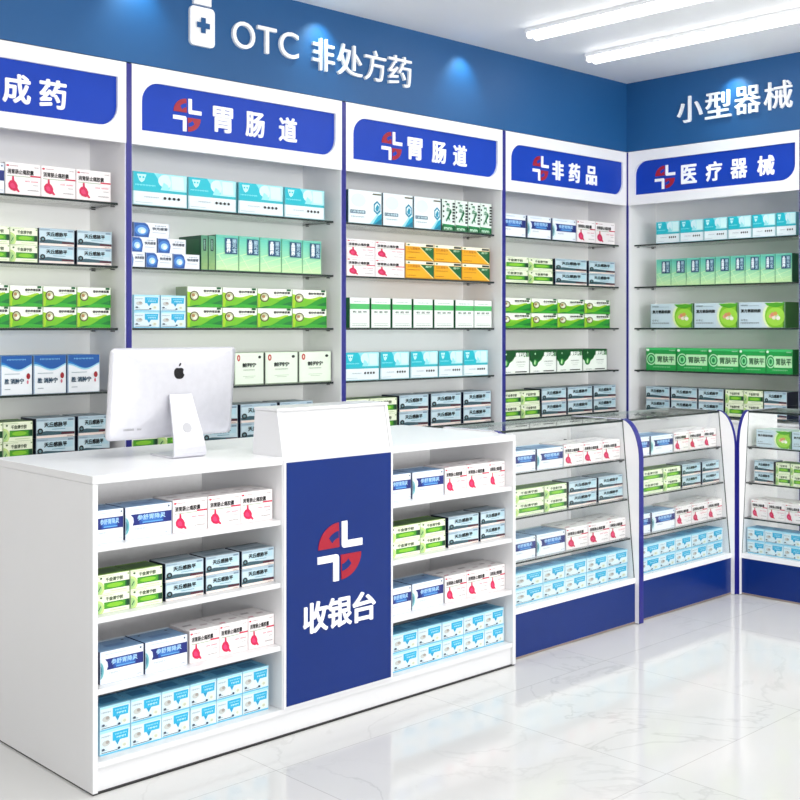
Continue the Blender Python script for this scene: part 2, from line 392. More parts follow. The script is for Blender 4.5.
# ------------------------------------------------------------------ desktop computer seen from behind
def computer():
    t = thing('desktop_computer', (2.275, 3.452, CH), 0, 'silver all-in-one desktop computer on the counter, its back to the customers', 'computer')
    tilt = math.radians(6); W, H = .522, .325; cz = .2275; cy = .115
    ct, st = math.cos(tilt), math.sin(tilt)
    def P(x, z, d): # x across, z up from centre, d toward the customer
        return (x, cy-d*ct-z*st, cz+z*ct-d*st*.3)
    mb = MB(); rings = []
    for k in range(13):
        f = k/12; s = 1-f*.94
        if k == 0: s = 1
        dep = .010+.034*(1-(1-f)**2.2)*1.0
        rings.append([(q[0], q[1], dep) for q in rrect(-W/2*s, W/2*s, -H/2*s, H/2*s, s*(.018+(H/2-.022)*f), 8)])
    rings.insert(0, [(q[0], q[1], 0) for q in rrect(-W/2, W/2, -H/2, H/2, .018, 8)])
    V = [P(*q) for r_ in rings for q in r_]; n = len(rings[0]); F = []
    for i in range(len(rings)-1):
        for j in range(n):
            F.append((i*n+j, i*n+(j+1) % n, (i+1)*n+(j+1) % n, (i+1)*n+j))
    F.append(tuple(range(n-1, -1, -1))); F.append(tuple(range((len(rings)-1)*n, len(rings)*n)))
    mb.raw(V, F, ALU); o = mb.build('rear_shell', t, fix=True, smooth=True)
    MB().prism(rrect(-W/2+.004, W/2-.004, -H/2+.004, H/2-.004, .014, 4), lambda q, k: P(q[0], q[1], k), -.003, -.0003, BLACK).build('screen', t, fix=True)
    def surf(x, z):  # depth of the shell at x,z
        f = 1-max(abs(x)/(W/2), abs(z)/(H/2)); f = max(0, min(1, f/.94)); return .010+.034*(1-(1-f)**2.2)
    # fruit mark with a bite and a leaf
    out = []
    for i in range(48):
        a = 2*math.pi*i/48; r_ = 1-.16*max(0, math.sin(a))**6*1.6-.10*max(0, -math.sin(a))**8
        x, z = math.cos(a)*r_*.92, math.sin(a)*r_
        if (x-1.12)**2+(z-.12)**2 < .2:
            d = math.atan2(z-.12, x-1.12); x, z = 1.12+.447*math.cos(d), .12+.447*math.sin(d)
        out.append((x, z))
    leaf = [(.02, 1.0), (.05, 1.25), (.2, 1.45), (.42, 1.55), (.42, 1.35), (.28, 1.12), (.02, 1.0)][:-1]
    lz = .072; sc = .0235; lx = .0
    mk = MB()
    for poly in (out, leaf):
        mk.prism([(lx+x*sc, lz+z*sc) for x, z in poly], lambda q, k: P(q[0], q[1], surf(q[0], q[1])+k), -.002, .0016, BLACK)
    mk.build('fruit_mark', t, fix=True)
    mk = MB(); vs, fs, _ = glyphs('iiiiiiiii  iiii', .01, 1)
    mk.raw([P(-.205+.07*a, -.128+.008*b, surf(-.17, -.124)+.0008+q*.00005) for a, b, q in vs], fs, mat('grey_print', '8a8a8e', .5)); mk.build('small_print', t)
    # stand: one bent plate, wider at the foot
    path = [(.165, .004), (.10, .004), (.04, .004), (.012, .0045), (.002, .009), (-.002, .018), (.0, .035), (.012, .08), (.03, .13), (.047, .18), (.062, .222)]
    wid = [.060, .062, .066, .067, .067, .067, .066, .061, .055, .050, .046]
    V = []; th = .0042
    for i, ((y, z), hw) in enumerate(zip(path, wid)):
        a = path[max(0, i-1)]; b = path[min(len(path)-1, i+1)]; tx, tz = b[0]-a[0], b[1]-a[1]; L = math.hypot(tx, tz); nx, nz = -tz/L, tx/L
        for s, h in ((1, -hw), (1, hw), (-1, hw), (-1, -hw)):
            V.append((h, y+nx*th*s*.95, max(.0002, z+nz*th*s*.95)))
    F = [(0, 1, 2, 3)]
    for i in range(len(path)-1):
        for j in range(4):
            k = (j+1) % 4; F.append((i*4+j, i*4+k, i*4+4+k, i*4+4+j))
    e = (len(path)-1)*4; F.append((e+3, e+2, e+1, e))
    sd = MB().raw(V, F, ALU).build('stand', t, fix=True, bevel=.001)
    nrm = Vector((0, -.94, .34)).normalized()
    MB().cyl(Vector((0, .0172, .105)), .0185, nrm, .0012, mat('port_grey', 'b2b2b6', .5), 28).build('cable_port', sd)
computer()

# ------------------------------------------------------------------ glass display cases
SZ = [.225, .417, .608, .802]
def case(x, y, rz, W, label):
    t = thing('glass_display_case', (x, y, 0), rz, label, 'display case', 'glass display cases in a row')
    D, H, p = .415, .997, .0165
    prof = [(D, 0.004), (0, 0.004), (0, H-.2)]
    for i in range(1, 11):
        a = math.pi/2*i/10; prof.append((.105-.105*math.cos(a), H-.2+.2*math.sin(a)))
    prof.append((D, H))
    front = prof[1:-1]
    for a in (0.0004, W-p-.0004):
        sp = MB().prism(prof, lambda q, k: (k, q[0], q[1]), a, a+p, WHITE, LAV).build('side_panel', t, fix=True)
        V = []; F = []
        for i, (yy, zz) in enumerate(front):
            q0 = front[max(0, i-1)]; q1 = front[min(len(front)-1, i+1)]; ty, tz = q1[0]-q0[0], q1[1]-q0[1]; L = math.hypot(ty, tz) or 1
            ny, nz = -tz/L, ty/L
            for (oy, oz, xx) in ((ny*.0035, nz*.0035, a), (ny*.0035, nz*.0035, a+p), (0.0001, 0, a+p), (.0001, 0, a)):
                V.append((xx, yy+oy-.0002, zz+oz))
        for i in range(len(front)-1):
            for j in range(4):
                k = (j+1) % 4; F.append((i*4+j, i*4+k, i*4+4+k, i*4+4+j))
        F.append((0, 1, 2, 3)); e = (len(front)-1)*4; F.append((e+3, e+2, e+1, e))
        MB().raw(V, F, POST).build('edge_band', sp, fix=True)
    i0, i1 = p+.002, W-p-.002
    MB().box(i0, i1, .022, .04, .012, .199, BLUE).build('kick_board', t)
    MB().box(i0, i1, .021, .0215, .004, .0115, mat('base_gold', '9c8a80', .4, .4)).build('base_strip', t)
    MB().box(i0, i1, .018, D-.005, .2, .2245, WHITE).build('bottom_board', t, bevel=.001)
    gy = lambda z: .024+(z-.225)*.09
    pf = [(gy(.226), .226), (gy(.226)+.005, .226), (gy(H-.011)+.005, H-.0115), (gy(H-.011), H-.0115)]
    fg = MB(); 
    n = len(fg.v); fg.prism(pf, lambda q, k: (k, q[0], q[1]), i0, i1, EDGE, GLASS)
    fg.build('front_glass', t, fix=True)
    MB().box(i0, i1, gy(H)-.001, D, H-.011, H, GLASS, {'front': EDGE, 'left': EDGE, 'right': EDGE, 'back': mat('pale_glass_edge', '9fb0ab', .2)}).build('top_glass', t)
    for z in SZ[1:]:
        gs = MB().box(i0, i1, gy(z)+.008, D-.01, z-.0075, z, GLASS, {'front': EDGE, 'left': EDGE, 'right': EDGE}).build('glass_shelf', t)
        for sx, d in ((p+.0005, 1), (W-p-.0005, -1)):
            for yy in (.1, .33): MB().cyl((sx, yy, z-.0125), .0045, (d, 0, 0), .018, METAL, 8).build('shelf_pin', gs)
    return t
GY = lambda z: .024+(z-.225)*.09
case(3.783, 3.25, 0, .962, 'glass display case standing between the white counter and the next case')
case(4.7455, 3.25, 0, .897, 'glass display case in the middle, ending at the inner corner')
case(5.645, 3.249, -math.pi/2, .95, 'glass display case at right, turned to run along the right wall')

# ------------------------------------------------------------------ printed cartons
class Box:
    """a carton: body plus printing lying on its faces, all one mesh; front face looks to -y"""
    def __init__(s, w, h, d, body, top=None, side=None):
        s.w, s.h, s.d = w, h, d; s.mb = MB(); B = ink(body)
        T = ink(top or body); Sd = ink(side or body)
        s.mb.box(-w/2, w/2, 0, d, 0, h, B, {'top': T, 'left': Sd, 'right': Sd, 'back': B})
        s.k = 0; s.tk = 0
        # folded tuck flap at the right end and glue seam
        s.mb.box(-w/2+.004, w/2-.004, d, d+.0006, h*.06, h*.94, B)
    def xy(s, p, k): return (-s.w/2+p[0]*s.w, -.0003*(k+1), p[1]*s.h)
    def poly(s, pts, c, k=None):
        if k is None: s.k += 1; k = s.k
        s.mb.face([s.xy(p, k) for p in pts], ink(c)); return s
    def rect(s, u0, v0, u1, v1, c, k=None): return s.poly([(u0, v0), (u1, v0), (u1, v1), (u0, v1)], c, k)
    def ell(s, cu, cv, ru, rv, c, n=20, a0=0, a1=360):
        P = [(cu+ru*math.cos(math.radians(a0+(a1-a0)*i/n)), cv+rv*math.sin(math.radians(a0+(a1-a0)*i/n))) for i in range(n+(0 if a1-a0 == 360 else 1))]
        return s.poly([(min(1, max(0, x)), min(1, max(0, y))) for x, y in P], c)
    def text(s, tx, u0, v0, u1, v1, c, bold=.03, k=None):
        if k is None: s.k += 1; k = s.k
        vs, fs, _ = glyphs(tx, bold, 1)
        s.mb.raw([s.xy((u0+(u1-u0)*a, v0+(v1-v0)*b), k+q*.1) for a, b, q in vs], fs, ink(c)); return s
    def wave(s, f, c, lo=None, n=16):
        """fill between f(u) (upper) and lo(u) (lower)"""
        lo = lo or (lambda u: 0)
        s.k += 1
        for i in range(n):
            a, b = i/n, (i+1)/n
            if f(a) <= lo(a)+1e-4 and f(b) <= lo(b)+1e-4: continue
            s.mb.face([s.xy(p, s.k) for p in ((a, lo(a)), (b, lo(b)), (b, max(lo(b), f(b))), (a, max(lo(a), f(a))))], ink(c))
        return s
    def trect(s, u0, v0, u1, v1, c):
        s.tk += 1; z = s.h+.0003*s.tk
        s.mb.face([(-s.w/2+u0*s.w, v0*s.d, z), (-s.w/2+u1*s.w, v0*s.d, z), (-s.w/2+u1*s.w, v1*s.d, z), (-s.w/2+u0*s.w, v1*s.d, z)], ink(c)); return s
    def srect(s, u0, v0, u1, v1, c):   # left end
        x = -s.w/2-.0003
        s.mb.face([(x, u1*s.d, v0*s.h), (x, u0*s.d, v0*s.h), (x, u0*s.d, v1*s.h), (x, u1*s.d, v1*s.h)], ink(c)); return s
    def edges(s, c='c9c9c9'):
        s.rect(0, 0, .008, 1, c); s.rect(.992, 0, 1, 1, c, s.k); s.rect(0, 0, 1, .012, c, s.k); return s

D_ = {}
def stomach():
    b = Box(.14, .105, .13, 'f6f1f0', 'efeceb', 'e6dfdf')
    b.ell(.07, .9, .04, .03, 'd23050').text('MMMMMM', .13, .885, .36, .915, 'b08088', .02).text('MMM', .82, .88, .95, .91, 'a09090', .02, b.k)
    b.text('消胃肠止痛胶囊', .06, .64, .80, .80, '1e1a1c', .03)
    b.rect(.05, .57, .7, .59, 'a9bca0').rect(.70, .59, 1, .635, 'd02050', b.k)
    P = [(.19, .57), (.235, .57), (.245, .44), (.30, .38), (.345, .28), (.34, .20), (.37, .15), (.40, .10), (.365, .07), (.31, .12), (.25, .10), (.15, .14), (.09, .22), (.08, .33), (.13, .42), (.185, .44)]
    b.poly(P, 'd3245c').poly([(.13, .31), (.2, .36), (.25, .3), (.27, .2), (.2, .19), (.14, .23)], 'e0487a')
    b.text('IIII IIIIII', .55, .42, .92, .455, 'd8607c', .02).text('IIIII', .78, .31, .92, .34, 'a0a0a0', .02, b.k).text('MMMMMMMM', .62, .14, .93, .175, '8b8585', .02, b.k).rect(.5, .48, .95, .485, 'e8b8c4', b.k)
    b.trect(.15, .5, .45, .62, 'b9b2b4').trect(.6, .3, .85, .4, 'c9bcc0').trect(.1, .1, .3, .16, 'd06080').trect(0, .93, 1, 1, 'dcd6d6')
    return b.edges('d8cccc')
def blueband():
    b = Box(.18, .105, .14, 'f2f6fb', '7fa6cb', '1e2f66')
    b.rect(.0, .86, 1, 1, 'eaf2fa').ell(.0, .42, .145, .36, 'dff0f2', 20, -90, 90).ell(.0, .42, .085, .26, '6fb0b8', 16, -90, 90).ell(.0, .42, .05, .15, '2f7f92', 16, -90, 90)
    b.poly([(.15, .42), (1, .42), (1, .76), (.11, .76), (.17, .66), (.18, .52)], '22317f')
    b.rect(.30, .44, .82, .74, '2d58a8').ell(.56, .59, .24, .13, '3f7cc4').text('参舒胃降灵', .25, .56, .86, .73, 'b4d8f4', .02)
    b.rect(.36, .47, .80, .50, '74b4e6').text('MMMM', .2, .27, .45, .34, 'b9c4c8', .01).rect(.1, .90, .6, .915, 'b8c4d4', b.k).ell(.93, .91, .02, .03, '405070').text('MMM', .84, .08, .95, .12, '9098a8', .01)
    b.trect(0, .86, 1, 1, 'dce8f2').trect(.02, .05, .98, .09, 'a8c4de').trect(.3, .3, .75, .5, '6790bd').trect(.8, .65, .86, .72, '1a2440').trect(.15, .65, .2, .72, '1a2440')
    return b.edges('c2ccd8')
def herb():
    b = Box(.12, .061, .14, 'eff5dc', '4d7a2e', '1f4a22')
    b.rect(.22, .22, 1, .56, '1f7a2e').rect(.22, .25, .86, .53, '58a52c').ell(.55, .39, .25, .11, '8cc83a').rect(.9, .22, 1, .56, '0f4d2c')
    b.ell(.0, .3, .22, .40, 'c9dd94', 18, -90, 90).ell(.0, .3, .15, .28, 'a8cf8a', 18, -90, 90).poly([(.03, .2), (.10, .42), (.12, .38), (.05, .16)], '2e6b4a')
    b.text('千金清宁胶', .26, .63, .80, .84, '4c5a44', .03).ell(.12, .83, .035, .05, '4a6a40').rect(.02, .92, .5, .94, 'b8c8a0').rect(.4, .1, .9, .13, 'c4d4a4', b.k).rect(.93, .86, .98, .93, '97b07a', b.k)
    b.trect(0, 0, 1, .12, 'a8cf60').trect(.2, .3, .8, .7, '3c6a24').trect(0, .85, 1, 1, '8dbb4a')
    return b.edges('a5b890')
def greyb():
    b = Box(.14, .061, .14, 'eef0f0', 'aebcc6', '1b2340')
    b.rect(0, .27, 1, 1, 'cadde4').rect(0, .84, 1, 1, 'b4c8d3').rect(.25, .5, .95, .8, 'bad8e2', b.k).rect(0, 0, 1, .13, 'f3e4dc', b.k)
    b.poly([(0, .14), (1, .14), (1, .27), (.6, .31), (.25, .36), (0, .27)], '44646e').rect(.65, .14, 1, .26, '5a2c3c')
    b.ell(.10, .36, .075, .15, '142428').ell(.10, .36, .035, .07, '6f8f95').text('天丘感脉平', .2, .54, .8, .8, '10181c', .045)
    b.rect(.4, .42, .75, .45, '6fa6b8').rect(.82, .85, .96, .93, '8096a8', b.k).rect(.03, .90, .3, .93, '8aa0b0', b.k).text('MMM', .8, .03, .94, .08, '907c74', .01)
    b.trect(0, .0, 1, .06, 'dfe8ec').trect(.1, .2, .9, .45, '8499a6').trect(.2, .6, .7, .85, '97aab6').trect(0, .93, 1, 1, '4c5a68')
    return b.edges('9eb0ba')
def maskb():
    b = Box(.115, .077, .12, 'dfedf2', '6cb8da', 'a4d4e8')
    b.rect(0, .9, 1, 1, 'b4e4f4').rect(0, .0, 1, .06, '6fc4e0').rect(.05, .09, .6, .115, '3c5060', b.k)
    b.poly([(.42, .5), (.93, .5), (.95, .86), (.42, .86)], '2fb4da').poly([(.5, .5), (.66, .5), (.58, .3)], '2aa4cc').text('MMMM', .5, .72, .88, .78, 'a8e4f4', .02).text('MMM', .55, .58, .85, .66, 'c8eef8', .02, b.k)
    b.text('MMMM', .05, .72, .34, .79, '98a8b0', .01).ell(.2, .48, .13, .12, 'c9ccc8').ell(.24, .52, .06, .07, 'a8a29c').ell(.1, .24, .05, .05, '506070').ell(.8, .24, .1, .12, 'e4eadc').ell(.8, .24, .05, .06, 'c8ccb8').ell(.62, .16, .045, .05, '1f4460')
    b.text('MMMM', .04, .18, .22, .22, '5a6a74', .01)
    b.trect(0, 0, 1, .12, '9fd8ee').trect(.2, .3, .8, .75, '3f90bc').trect(0, .9, 1, 1, '3a7ea8')
    return b.edges('c4e4ee')
def teal():
    b = Box(.23, .16, .2, 'e9f2f4', 'd4ecf2', '7ab8c4')
    b.rect(0, .42, 1, 1, '8fe0e8').rect(0, .42, 1, .50, '35bcc8', b.k+1); b.k += 1
    b.poly([(0, .48), (.62, .48), (.55, .62), (.47, .78), (.42, .92), (.38, 1), (0, 1)], '18c0cf')
    b.ell(.60, .78, .14, .2, 'd8f4f6').poly([(.66, .5), (.98, .5), (1, .98), (.64, .98), (.70, .75)], 'bdeef0').poly([(.72, .55), (.95, .55), (.93, .95), (.7, .95)], 'd9f7f6').poly([(.5, .50), (.66, .50), (.64, .66), (.56, .74)], 'a4e6ea')
    b.poly([(.07, .93), (.24, .93), (.2, .74), (.15, .68), (.11, .74)], 'c8f6f6').ell(.125, .84, .02, .03, '18c0cf').ell(.185, .84, .02, .03, '18c0cf')
    b.text('MMMMMMM', .04, .58, .40, .63, '9ceef2', .01)
    for i in range(4): b.ell(.58+.085*i, .26, .028, .045, '141a20', 8)
    b.text('MMMMMM', .2, .24, .46, .28, 'a8b4bc', .01).rect(.04, .08, .35, .095, 'bcccd0').rect(0, 0, 1, .03, 'c4dce0', b.k)
    return b.edges('6fb4bc')
def bands(b, n, v0, v1, ca, cb):
    A = [int(ca[i:i+2], 16) for i in (0, 2, 4)]; B = [int(cb[i:i+2], 16) for i in (0, 2, 4)]
    b.k += 1
    for i in range(n):
        f = (i+.5)/n; c = '%02x%02x%02x' % tuple(int(A[j]+(B[j]-A[j])*f) for j in range(3))
        b.rect(0, v0+(v1-v0)*i/n, 1, v0+(v1-v0)*(i+1)/n, c, b.k)
def gtall(side=False):
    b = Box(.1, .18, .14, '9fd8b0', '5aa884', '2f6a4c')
    if side:
        bands(b, 10, 0, 1, '9cba7c', '5a9a80'); b.poly([(.3, .55), (.75, .55), (.75, .9), (.3, .9)], '254a44').text('清丽', .36, .58, .6, .88, '8fb8a8', .03); b.poly([(.1, .1), (.9, .5), (.9, .54), (.1, .14)], '86b070')
    else:
        bands(b, 14, 0, 1, 'd4f0b8', '68ccbc')
        for q in (.1, .3, .5): b.poly([(.02, q-.08), (.98, q+.12), (.98, q+.135), (.02, q-.06)], 'd8f2c0', 2+int(q*10)); 
        b.k = 9; b.poly([(.1, .42), (.5, .02), (.53, .02), (.13, .42)], 'e0f6cc')
        b.rect(.38, .47, .94, .92, '3c6f8c').rect(.40, .485, .92, .905, '2c5a7c').text('品\n国\n养', .44, .51, .63, .89, 'f0f8fa', .05).text('丽\n元\n宝', .70, .51, .89, .89, 'b8d8e4', .03, b.k)
        b.rect(.04, .94, .96, .99, '7cccb8')
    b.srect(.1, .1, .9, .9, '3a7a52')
    b.trect(.1, .1, .9, .5, '7cc8a4')
    return b.edges('77b48c')
def wave():
    b = Box(.18, .1, .18, 'f6faee', 'd8e8b8', 'a9b894')
    top = lambda u: .62+.12*math.cos(u*math.pi*1.1) - .12*u + (.0 if u > .3 else .12*math.sin(u*9))
    b.wave(lambda u: .76-.10*u-.18*math.sin(math.pi*min(1, u*1.1))**2 if u < .9 else .57, 'a8d22c')
    b.wave(lambda u: .70-.22*u-.10*math.sin(math.pi*u) if u > .12 else 0, '7cc22c', lambda u: 0)
    b.wave(lambda u: .05+.5*u-.12*math.sin(u*5.2), '2f9e34').wave(lambda u: max(0, .34*u-.02+.05*math.sin(u*8)), '16803a').wave(lambda u: max(0, .1+.2*u-.35*abs(u-.55)), '3fae3a')
    b.ell(.2, .56, .13, .24, '5a4a30').ell(.2, .56, .10, .19, 'c8cda4').ell(.22, .52, .06, .11, 'e8ead8').ell(.17, .6, .05, .08, 'b08a60')
    b.text('香砂养胃胶囊', .46, .74, .94, .87, '302c2c', .035).rect(.84, .90, .96, 1, '1d6a3c').text('MMMMM', .5, .66, .8, .69, '9aa890', .01)
    return b.edges('86a860')
def bluetall():
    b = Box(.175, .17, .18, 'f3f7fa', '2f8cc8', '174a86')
    b.wave(lambda u: 1, '1c86c8', lambda u: .66+.08*math.cos(u*5.5)+.04*u).wave(lambda u: 1, '1b62ac', lambda u: .76+.10*math.cos(u*4.6+.4))
    b.wave(lambda u: .70+.08*math.cos(u*5.5)+.04*u, 'a8dcf0', lambda u: .66+.08*math.cos(u*5.5)+.04*u).text('MMMMMM', .2, .88, .8, .92, '8cc8e8', .01)
    b.text('胜 消肿宁', .12, .28, .74, .42, '23506a', .04).ell(.88, .47, .06, .08, 'a82030').ell(.86, .32, .03, .05, 'd88090').rect(.12, .53, .6, .545, 'a0b4bc').rect(.12, .14, .3, .155, '8898a0', b.k).rect(0, 0, .02, 1, '2a90c8', b.k)
    b.trect(0, .1, 1, .9, '3c9cd4')
    return b.edges('b4c8d4')
def pale():
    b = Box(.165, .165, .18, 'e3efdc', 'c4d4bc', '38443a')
    b.rect(.03, .03, .97, .97, 'e8f3e2').ell(.14, .84, .055, .1, 'c02430').ell(.14, .84, .022, .055, 'e8d8c8').ell(.86, .86, .05, .045, '24302c')
    b.text('前列宁', .26, .55, .74, .69, '23302a', .05).text('MMMMMM', .3, .45, .68, .485, '8c9c88', .02).rect(.28, .27, .72, .28, 'a8b8a0').rect(.35, .22, .65, .23, 'a8b8a0', b.k).rect(0, 0, 1, .035, '98a890', b.k)
    return b.edges('6c7a68')
def hexb():
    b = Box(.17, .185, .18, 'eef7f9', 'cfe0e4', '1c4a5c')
    b.ell(.3, .7, .22, .2, 'e0eef2').poly([(.62, 0), (1, 0), (1, .36), (.8, .2)], '1fa8c4').poly([(.75, 0), (1, 0), (1, .2)], '14809c').poly([(.62, .0), (.72, .0), (.98, .42), (.95, .44)], 'a8e0ea')
    hx = [(.86+.12*math.sin(math.radians(a)), .52+.21*math.cos(math.radians(a))) for a in range(0, 360, 60)]
    b.poly(hx, '1f8aa8').poly([(.86+(x-.86)*.7, .52+(y-.52)*.7) for x, y in hx], 'e4f6f8').poly([(.80, .48), (.86, .62), (.92, .56), (.90, .42), (.84, .40)], '2f9cb8')
    b.rect(.05, .30, .5, .40, '2a5a72').text('口腔溃疡散', .07, .315, .48, .385, 'd8eef4', .02).text('MMMMM', .08, .18, .46, .22, '8ca8b0', .01).rect(.72, .90, .98, .94, '6a6448', b.k)
    return b.edges('8fb0b8')
def strip():
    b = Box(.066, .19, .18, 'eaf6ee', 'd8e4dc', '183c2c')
    b.rect(0, 0, 1, .17, '0f6a3c').poly([(.05, .17), (.5, .10), (1, .17), (1, .20), (0, .22)], '1f8a50').text('mm', .15, .04, .8, .12, 'c8e8d0', .03)
    for i in range(7): b.rect(.80, .28+.095*i, .99, .335+.095*i, '14201c', 8+i)
    for i in range(3): b.rect(.03, .42+.16*i, .13, .48+.16*i, '1c2c24', 16+i)
    b.k = 20; b.poly([(.25, .33), (.45, .48), (.62, .72), (.70, .60), (.52, .44), (.60, .30), (.42, .40), (.30, .28)], '1f7a50').text('气\n血', .28, .62, .55, .88, '2c8a60', .03).ell(.25, .92, .1, .02, '203028')
    return b.edges('5a7a68')
def yellow():
    b = Box(.155, .105, .16, 'f0b41c', 'f6f0d8', 'b88410')
    b.rect(0, .82, 1, 1, 'f8f4dc').rect(.72, .85, .98, .96, '1c2418').rect(0, .0, 1, .06, 'c48c14', b.k)
    b.poly([(.5, .80), (1, .80), (1, .05), (.97, .05)], '0f6a3a').poly([(.48, .8), (.52, .8), (1, .05), (.95, .05)], 'f8e8a0').text('胆宁', .70, .64, .92, .76, 'c8e4c0', .03)
    b.text('三九胃泰冲', .06, .62, .50, .78, 'c88410', .02).text('MMMMMMM', .06, .46, .5, .52, 'b8780c', .01).text('MMMM', .06, .14, .34, .2, 'a86c08', .01).ell(.1, .9, .04, .04, '2c6a3c')
    return b.edges('a88020')
def whitegreen():
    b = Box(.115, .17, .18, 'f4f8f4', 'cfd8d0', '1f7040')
    b.rect(0, .62, 1, .80, '5cc474').text('板 蓝 根', .14, .50, .86, .57, '5c7464', .02).text('MMMM MM', .2, .85, .8, .88, '7a9c84', .01).rect(.1, .46, .9, .468, '9cb4a4').rect(.12, .14, .88, .15, '90a898', b.k).text('MMMMMMM', .12, .07, .88, .10, '7c9484', .01).rect(.1, .25, .9, .42, 'eef4f0', b.k)
    return b.edges('6c8c78')
def darkgreen():
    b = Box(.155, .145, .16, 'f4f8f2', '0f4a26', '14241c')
    b.rect(0, .72, 1, 1, '0b5a2a').wave(lambda u: 1, '0b5a2a', lambda u: .74 if u > .45 else .58-.3*math.sin(min(1, u*2.4)*math.pi)*.6+.05*u).wave(lambda u: .74 if u > .45 else .60-.3*math.sin(min(1, u*2.4)*math.pi)*.55, '57a84a', lambda u: .72 if u > .45 else .57-.3*math.sin(min(1, u*2.4)*math.pi)*.6)
    b.ell(.2, .45, .11, .17, '1c7a3a').poly([(.14, .4), (.2, .6), (.26, .5), (.22, .34)], '6cc060').ell(.19, .46, .02, .1, 'd8f0c8')
    b.text('康妇片', .52, .70, .90, .92, 'f6faf4', .05).ell(.2, .84, .02, .04, 'c8e8c8').rect(.92, .72, .97, .9, '8cb890').text('MMMM', .55, .48, .85, .52, '707870', .02).rect(.55, .38, .85, .39, '9ca89c').rect(.6, .3, .8, .31, '9ca89c', b.k).rect(.5, .06, .9, .10, '1c2420', b.k).text('MMM', .14, .06, .34, .1, '607068', .01)
    return b.edges('2c4434')
def ellipse():
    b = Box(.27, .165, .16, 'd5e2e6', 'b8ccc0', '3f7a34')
    b.rect(0, 0, .5, 1, 'cfe0e8').ell(.80, .48, .28, .56, 'e8f4c4').ell(.82, .47, .25, .52, '8ccc34').rect(.95, 0, 1, 1, '5a9a2c').ell(.8, .44, .2, .36, 'a8dc50').wave(lambda u: .97, '5cb030', lambda u: .78+.5*abs(u-.80) if .62 < u < .97 else .97)
    for i, (c, cu, cv) in enumerate((('e8b890', .70, .45), ('f0e8d8', .77, .40), ('e09880', .74, .52), ('c8e0b0', .83, .46), ('f4f4e8', .86, .38), ('d8a860', .80, .55))): b.ell(cu, cv, .045, .08, c, 10)
    b.text('复方氨酚烷胺', .05, .60, .49, .74, '2a3438', .04).text('MMMM', .05, .85, .2, .91, '506a74', .02).rect(.22, .86, .45, .875, '90a8b0').text('OTC', .05, .27, .2, .34, '4a5a60', .02).text('MMMMMMMM', .05, .17, .45, .22, '5c6c70', .02)
    return b.edges('7a9494')
def bright():
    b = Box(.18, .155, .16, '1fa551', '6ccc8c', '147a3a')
    b.rect(0, .9, 1, 1, '48c474').rect(.30, .26, .97, .73, 'c4f0c0').ell(.17, .5, .165, .27, 'bff0c4').ell(.17, .5, .135, .22, '178a44').ell(.17, .5, .10, .165, '8fe0a0').ell(.17, .5, .05, .10, '1c9450')
    b.text('胃肤平', .38, .36, .94, .64, '2f6a44', .02).text('MMMMMMM', .25, .13, .8, .18, '9fe4b0', .01).ell(.06, .9, .05, .055, 'e8fae8').text('MMM', .78, .87, .95, .92, 'c8f0d0', .01)
    return b.edges('157a3a')
def circleb():
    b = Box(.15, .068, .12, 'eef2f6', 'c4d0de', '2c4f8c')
    b.poly([(0, .02), (.42, .02), (.46, .5), (.40, .85), (.32, .98), (0, .98)], '2c62a8').ell(.22, .48, .19, .36, '4f8cd0').ell(.23, .45, .12, .22, 'b8dcf4').ell(.25, .4, .06, .13, 'eaf6fc')
    b.text('快克感冒', .52, .52, .95, .72, '3c4c60', .03).rect(.52, .34, .9, .37, 'a8b4c4').text('MMM', .6, .78, .9, .85, '7c8ca0', .01)
    return b.edges('a8b8cc')
DES = {'stomach': (stomach, 'white stomach-print carton'), 'blue': (blueband, 'white-blue banded carton'), 'herb': (herb, 'lime green herbal carton'),
       'grey': (greyb, 'flat pale-blue carton'), 'mask': (maskb, 'small white-cyan box'), 'teal': (teal, 'wide turquoise-white carton'),
       'gtall': (gtall, 'tall green carton'), 'gside': (lambda: gtall(True), 'dark-sided tall green carton'), 'wave': (wave, 'green wave-print carton'),
       'bluetall': (bluetall, 'blue-topped square carton'), 'pale': (pale, 'pale green square carton'), 'hex': (hexb, 'white carton, blue corner'),
       'strip': (strip, 'narrow white-green carton'), 'yellow': (yellow, 'yellow-green diagonal carton'), 'wgreen': (whitegreen, 'white green-striped carton'),
       'dgreen': (darkgreen, 'dark-green topped carton'), 'ellipse': (ellipse, 'long grey-green carton'), 'bright': (bright, 'bright green carton'),
       'circle': (circleb, 'small blue-circle carton')}
PROTO = {}
def proto(kind):
    if kind not in PROTO:
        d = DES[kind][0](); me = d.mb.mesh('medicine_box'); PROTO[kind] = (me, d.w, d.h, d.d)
    return PROTO[kind]
ORD = ['', 'second', 'third', 'fourth', 'fifth', 'sixth', 'seventh', 'eighth', 'ninth', 'tenth']
def ordn(i, n):
    if n == 1: return ''
    if i == 0: return 'leftmost'
    if i == n-1: return 'rightmost'
    if n == 3: return 'middle'
    return ORD[i]+' from left'
rnd = random.Random(4)
SEEN = set()
CLAMP = {'counter left of blue panel': (CX0+.02, X_on(282, CY0)-.002), 'counter right of blue panel': (X_on(392, CY0)+.002, CX1-.02),
         'case beside the counter': (3.804, 4.724), 'middle glass case': (4.766, 5.62), 'far right glass case': (2.3, 3.225)}
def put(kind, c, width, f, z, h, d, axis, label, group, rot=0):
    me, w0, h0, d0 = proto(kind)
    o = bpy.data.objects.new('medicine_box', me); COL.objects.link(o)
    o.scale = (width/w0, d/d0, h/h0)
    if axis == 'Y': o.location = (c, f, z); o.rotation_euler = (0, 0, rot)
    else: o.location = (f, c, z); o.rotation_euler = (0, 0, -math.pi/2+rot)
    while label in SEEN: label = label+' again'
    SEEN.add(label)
    tag(o, label, 'medicine box', group); return o
